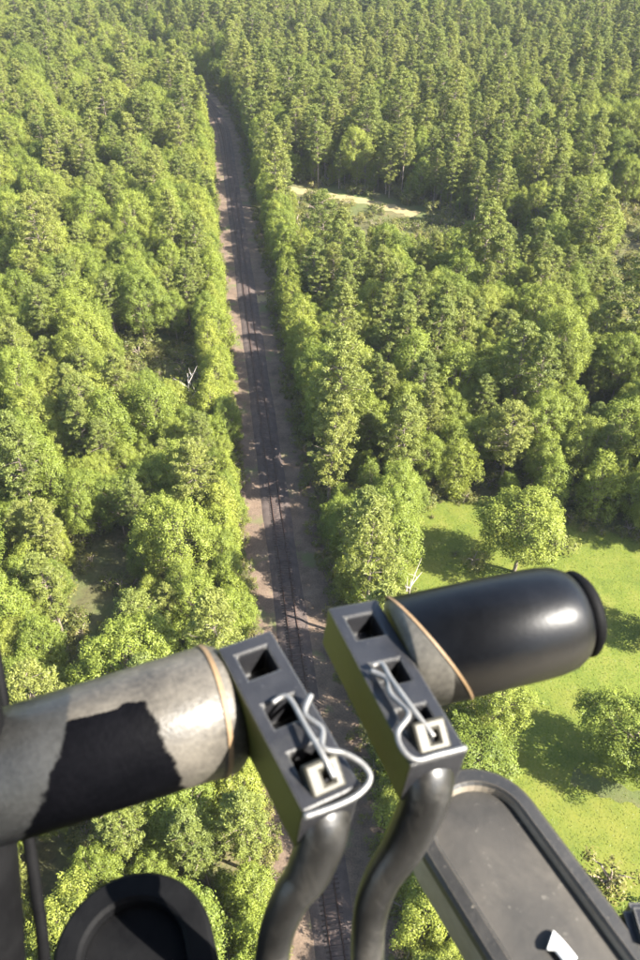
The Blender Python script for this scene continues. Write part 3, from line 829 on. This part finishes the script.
# cockpit: floor, floor beams with rounded ends, window post, cable
ck = link('helicopter_cockpit', None); ck.location = (0, -.15, FLOOR_Z); tag(ck, 'dark helicopter cockpit floor, window post and rounded footwell beams around the pedals', 'cockpit')
def box_obj(name, p0, p1, mat, parent, bevel=.004):
    bm = bmesh.new(); bmesh.ops.create_cube(bm, size=1); d = Vector(p1) - Vector(p0)
    for v in bm.verts: v.co = Vector((v.co.x * d.x, v.co.y * d.y, v.co.z * d.z))
    bmesh.ops.bevel(bm, geom=list(bm.edges), offset=bevel, segments=2, affect='EDGES')
    me = bpy.data.meshes.new(name); bm.to_mesh(me); bm.free(); me.materials.append(mat)
    o = link(name, me); o.location = (Vector(p0) + Vector(p1)) / 2; return place(o, parent)
box_obj('floor_panel', (-.58, -.95, FLOOR_Z - .03), (.58, .135, FLOOR_Z), M['rim'], ck)

M['unseen_liner'] = worn('unseen_liner_grey', (.05, .05, .052), (.08, .08, .082), (.7, .9), 20)
box_obj('unseen_roof', (-.58, -.95, H + .42), (.58, .42, H + .46), M['unseen_liner'], ck)  # out of view, added to keep overhead sky light off the pedals
box_obj('unseen_bulkhead', (-.58, -1.0, FLOOR_Z), (.58, -.955, H + .46), M['unseen_liner'], ck)  # out of view, added with the roof to cut sky light
def beam(cx, cy, ang, R, Lb, z1, hgt, mats, parent, inset):
    """rounded-end beam lying on the floor: stadium outline, sloped flank, raised rim, sunken top"""
    n = 20
    def outline(rad, back=0):
        P = [(rad * math.cos(math.pi * i / n - 0) , rad * math.sin(math.pi * i / n)) for i in range(n + 1)]
        return P + [(-rad, -Lb + back), (rad, -Lb + back)]
    rings = [(R, -hgt), (R, -.004), (R * .985, 0), (R * .93, .0022), (R * (inset + .07), .0028), (R * (inset + .02), .0012), (R * inset, -.004)]
    V = []; faces = []; mi = []; m = n + 3
    for rad, z in rings: V += [(x - (.085 * R if rad < .9 * R and inset > .7 else 0), y - (.03 * R if rad < .9 * R else 0), z) for x, y in outline(rad, (R - rad))]
    for i in range(len(rings) - 1):
        for a in range(m):
            b = (a + 1) % m; faces.append((i * m + a, i * m + b, (i + 1) * m + b, (i + 1) * m + a)); mi.append(1 if i == 0 or (i == 5 and inset > .65) else 0)
    faces.append(tuple(range(m))[::-1]); mi.append(0)
    me = bpy.data.meshes.new('footwell_beam'); me.from_pydata(V, [], faces + [tuple((len(rings) - 1) * m + a for a in range(m))]); me.materials.append(mats[0]); me.materials.append(mats[2])
    for i, q in enumerate(mi): me.polygons[i].material_index = q
    o = link('footwell_beam', me)
    if parent: o.parent = parent; o.matrix_parent_inverse = Matrix.Translation(-parent.location)
    o.location = (cx, cy, z1); o.rotation_euler = (0, 0, ang)
    me2 = bpy.data.meshes.new('inset_pad'); P = outline(R * (inset - .005)); me2.from_pydata([(x - (.085 * R if inset > .7 else 0), y - .03 * R, -.0032) for x, y in P], [], [tuple(range(len(P)))]); me2.materials.append(mats[1])
    p = link('inset_pad', me2, o)
    return o
ZB = FLOOR_Z + .026
def at_z(px, py, z): return ground(px, py, z)
c = at_z(480, 828, ZB); e = at_z(618, 1030, ZB); dv = (c - e); ang = math.atan2(dv.y, dv.x) - math.pi / 2
fb = beam(c.x, c.y, ang, .0358, .34, ZB, .03, (M['rim'], M['dust'], M['flank']), ck, .68)
fb['label'] = 'dusty grey beam with rounded end behind the right pedal'
# white mark on its pad
wm = tube_obj('white_mark', [at_z(550, 940, ZB - .001), at_z(559, 946, ZB - .001), at_z(572, 962, ZB - .001)], [.0058, .0040, .0040], M['white'], ck, 12, scale2=.5)
c = at_z(133, 952, ZB); e = at_z(150, 1080, ZB); dv = (c - e); ang = math.atan2(dv.y, dv.x) - math.pi / 2
fb2 = beam(c.x, c.y, ang, .0385, .30, ZB, .03, (M['rubber'], M['rubber'], M['rubber']), ck, .62)  # shade painted in: darker material than the matching right beam
fb2['label'] = 'shaded beam with rounded end at the lower left'
tube_obj('window_post', [cp(-58, 560, .26), cp(-37, 700, .262), cp(-20, 830, .27), cp(-9, 960, .285), cp(-4, 1100, .31)], .0115 * S, M['rubber'], ck, 20)
tube_obj('cable', [cp(-8, 640, .30), cp(6, 720, .30), cp(22, 800, .30), cp(36, 890, .302), cp(44, 960, .305), cp(48, 1080, .325)], .0024 * S, M['rubber'], ck, 12)
box_obj('floor_bracket', tuple(at_z(668, 930, ZB) - Vector((.02, .012, .02))), tuple(at_z(668, 930, ZB) + Vector((.02, .012, .006))), M['paint'], ck)

# ------------------------------------------------------------------ summer haze
hz = bpy.data.meshes.new('haze')
x0, x1, y0, y1, z0, z1 = -1600, 1600, -500, 2300, -1.0, H + 1.5
hz.from_pydata([(x, y, z) for z in (z0, z1) for x, y in ((x0, y0), (x1, y0), (x1, y1), (x0, y1))], [],
               [(3, 2, 1, 0), (4, 5, 6, 7), (0, 1, 5, 4), (1, 2, 6, 5), (2, 3, 7, 6), (3, 0, 4, 7)])
hm = bpy.data.materials.new('haze'); hm.use_nodes = True; hm.node_tree.nodes.clear()
ho = hm.node_tree.nodes.new('ShaderNodeOutputMaterial'); hv = hm.node_tree.nodes.new('ShaderNodeVolumePrincipled')
hv.inputs['Color'].default_value = (.88, .94, 1, 1); hv.inputs['Density'].default_value = .00006
hm.node_tree.links.new(hv.outputs[0], ho.inputs['Volume']); hz.materials.append(hm)
tag(link('haze', hz), 'thin pale summer haze over the whole forest', 'haze', kind='stuff')
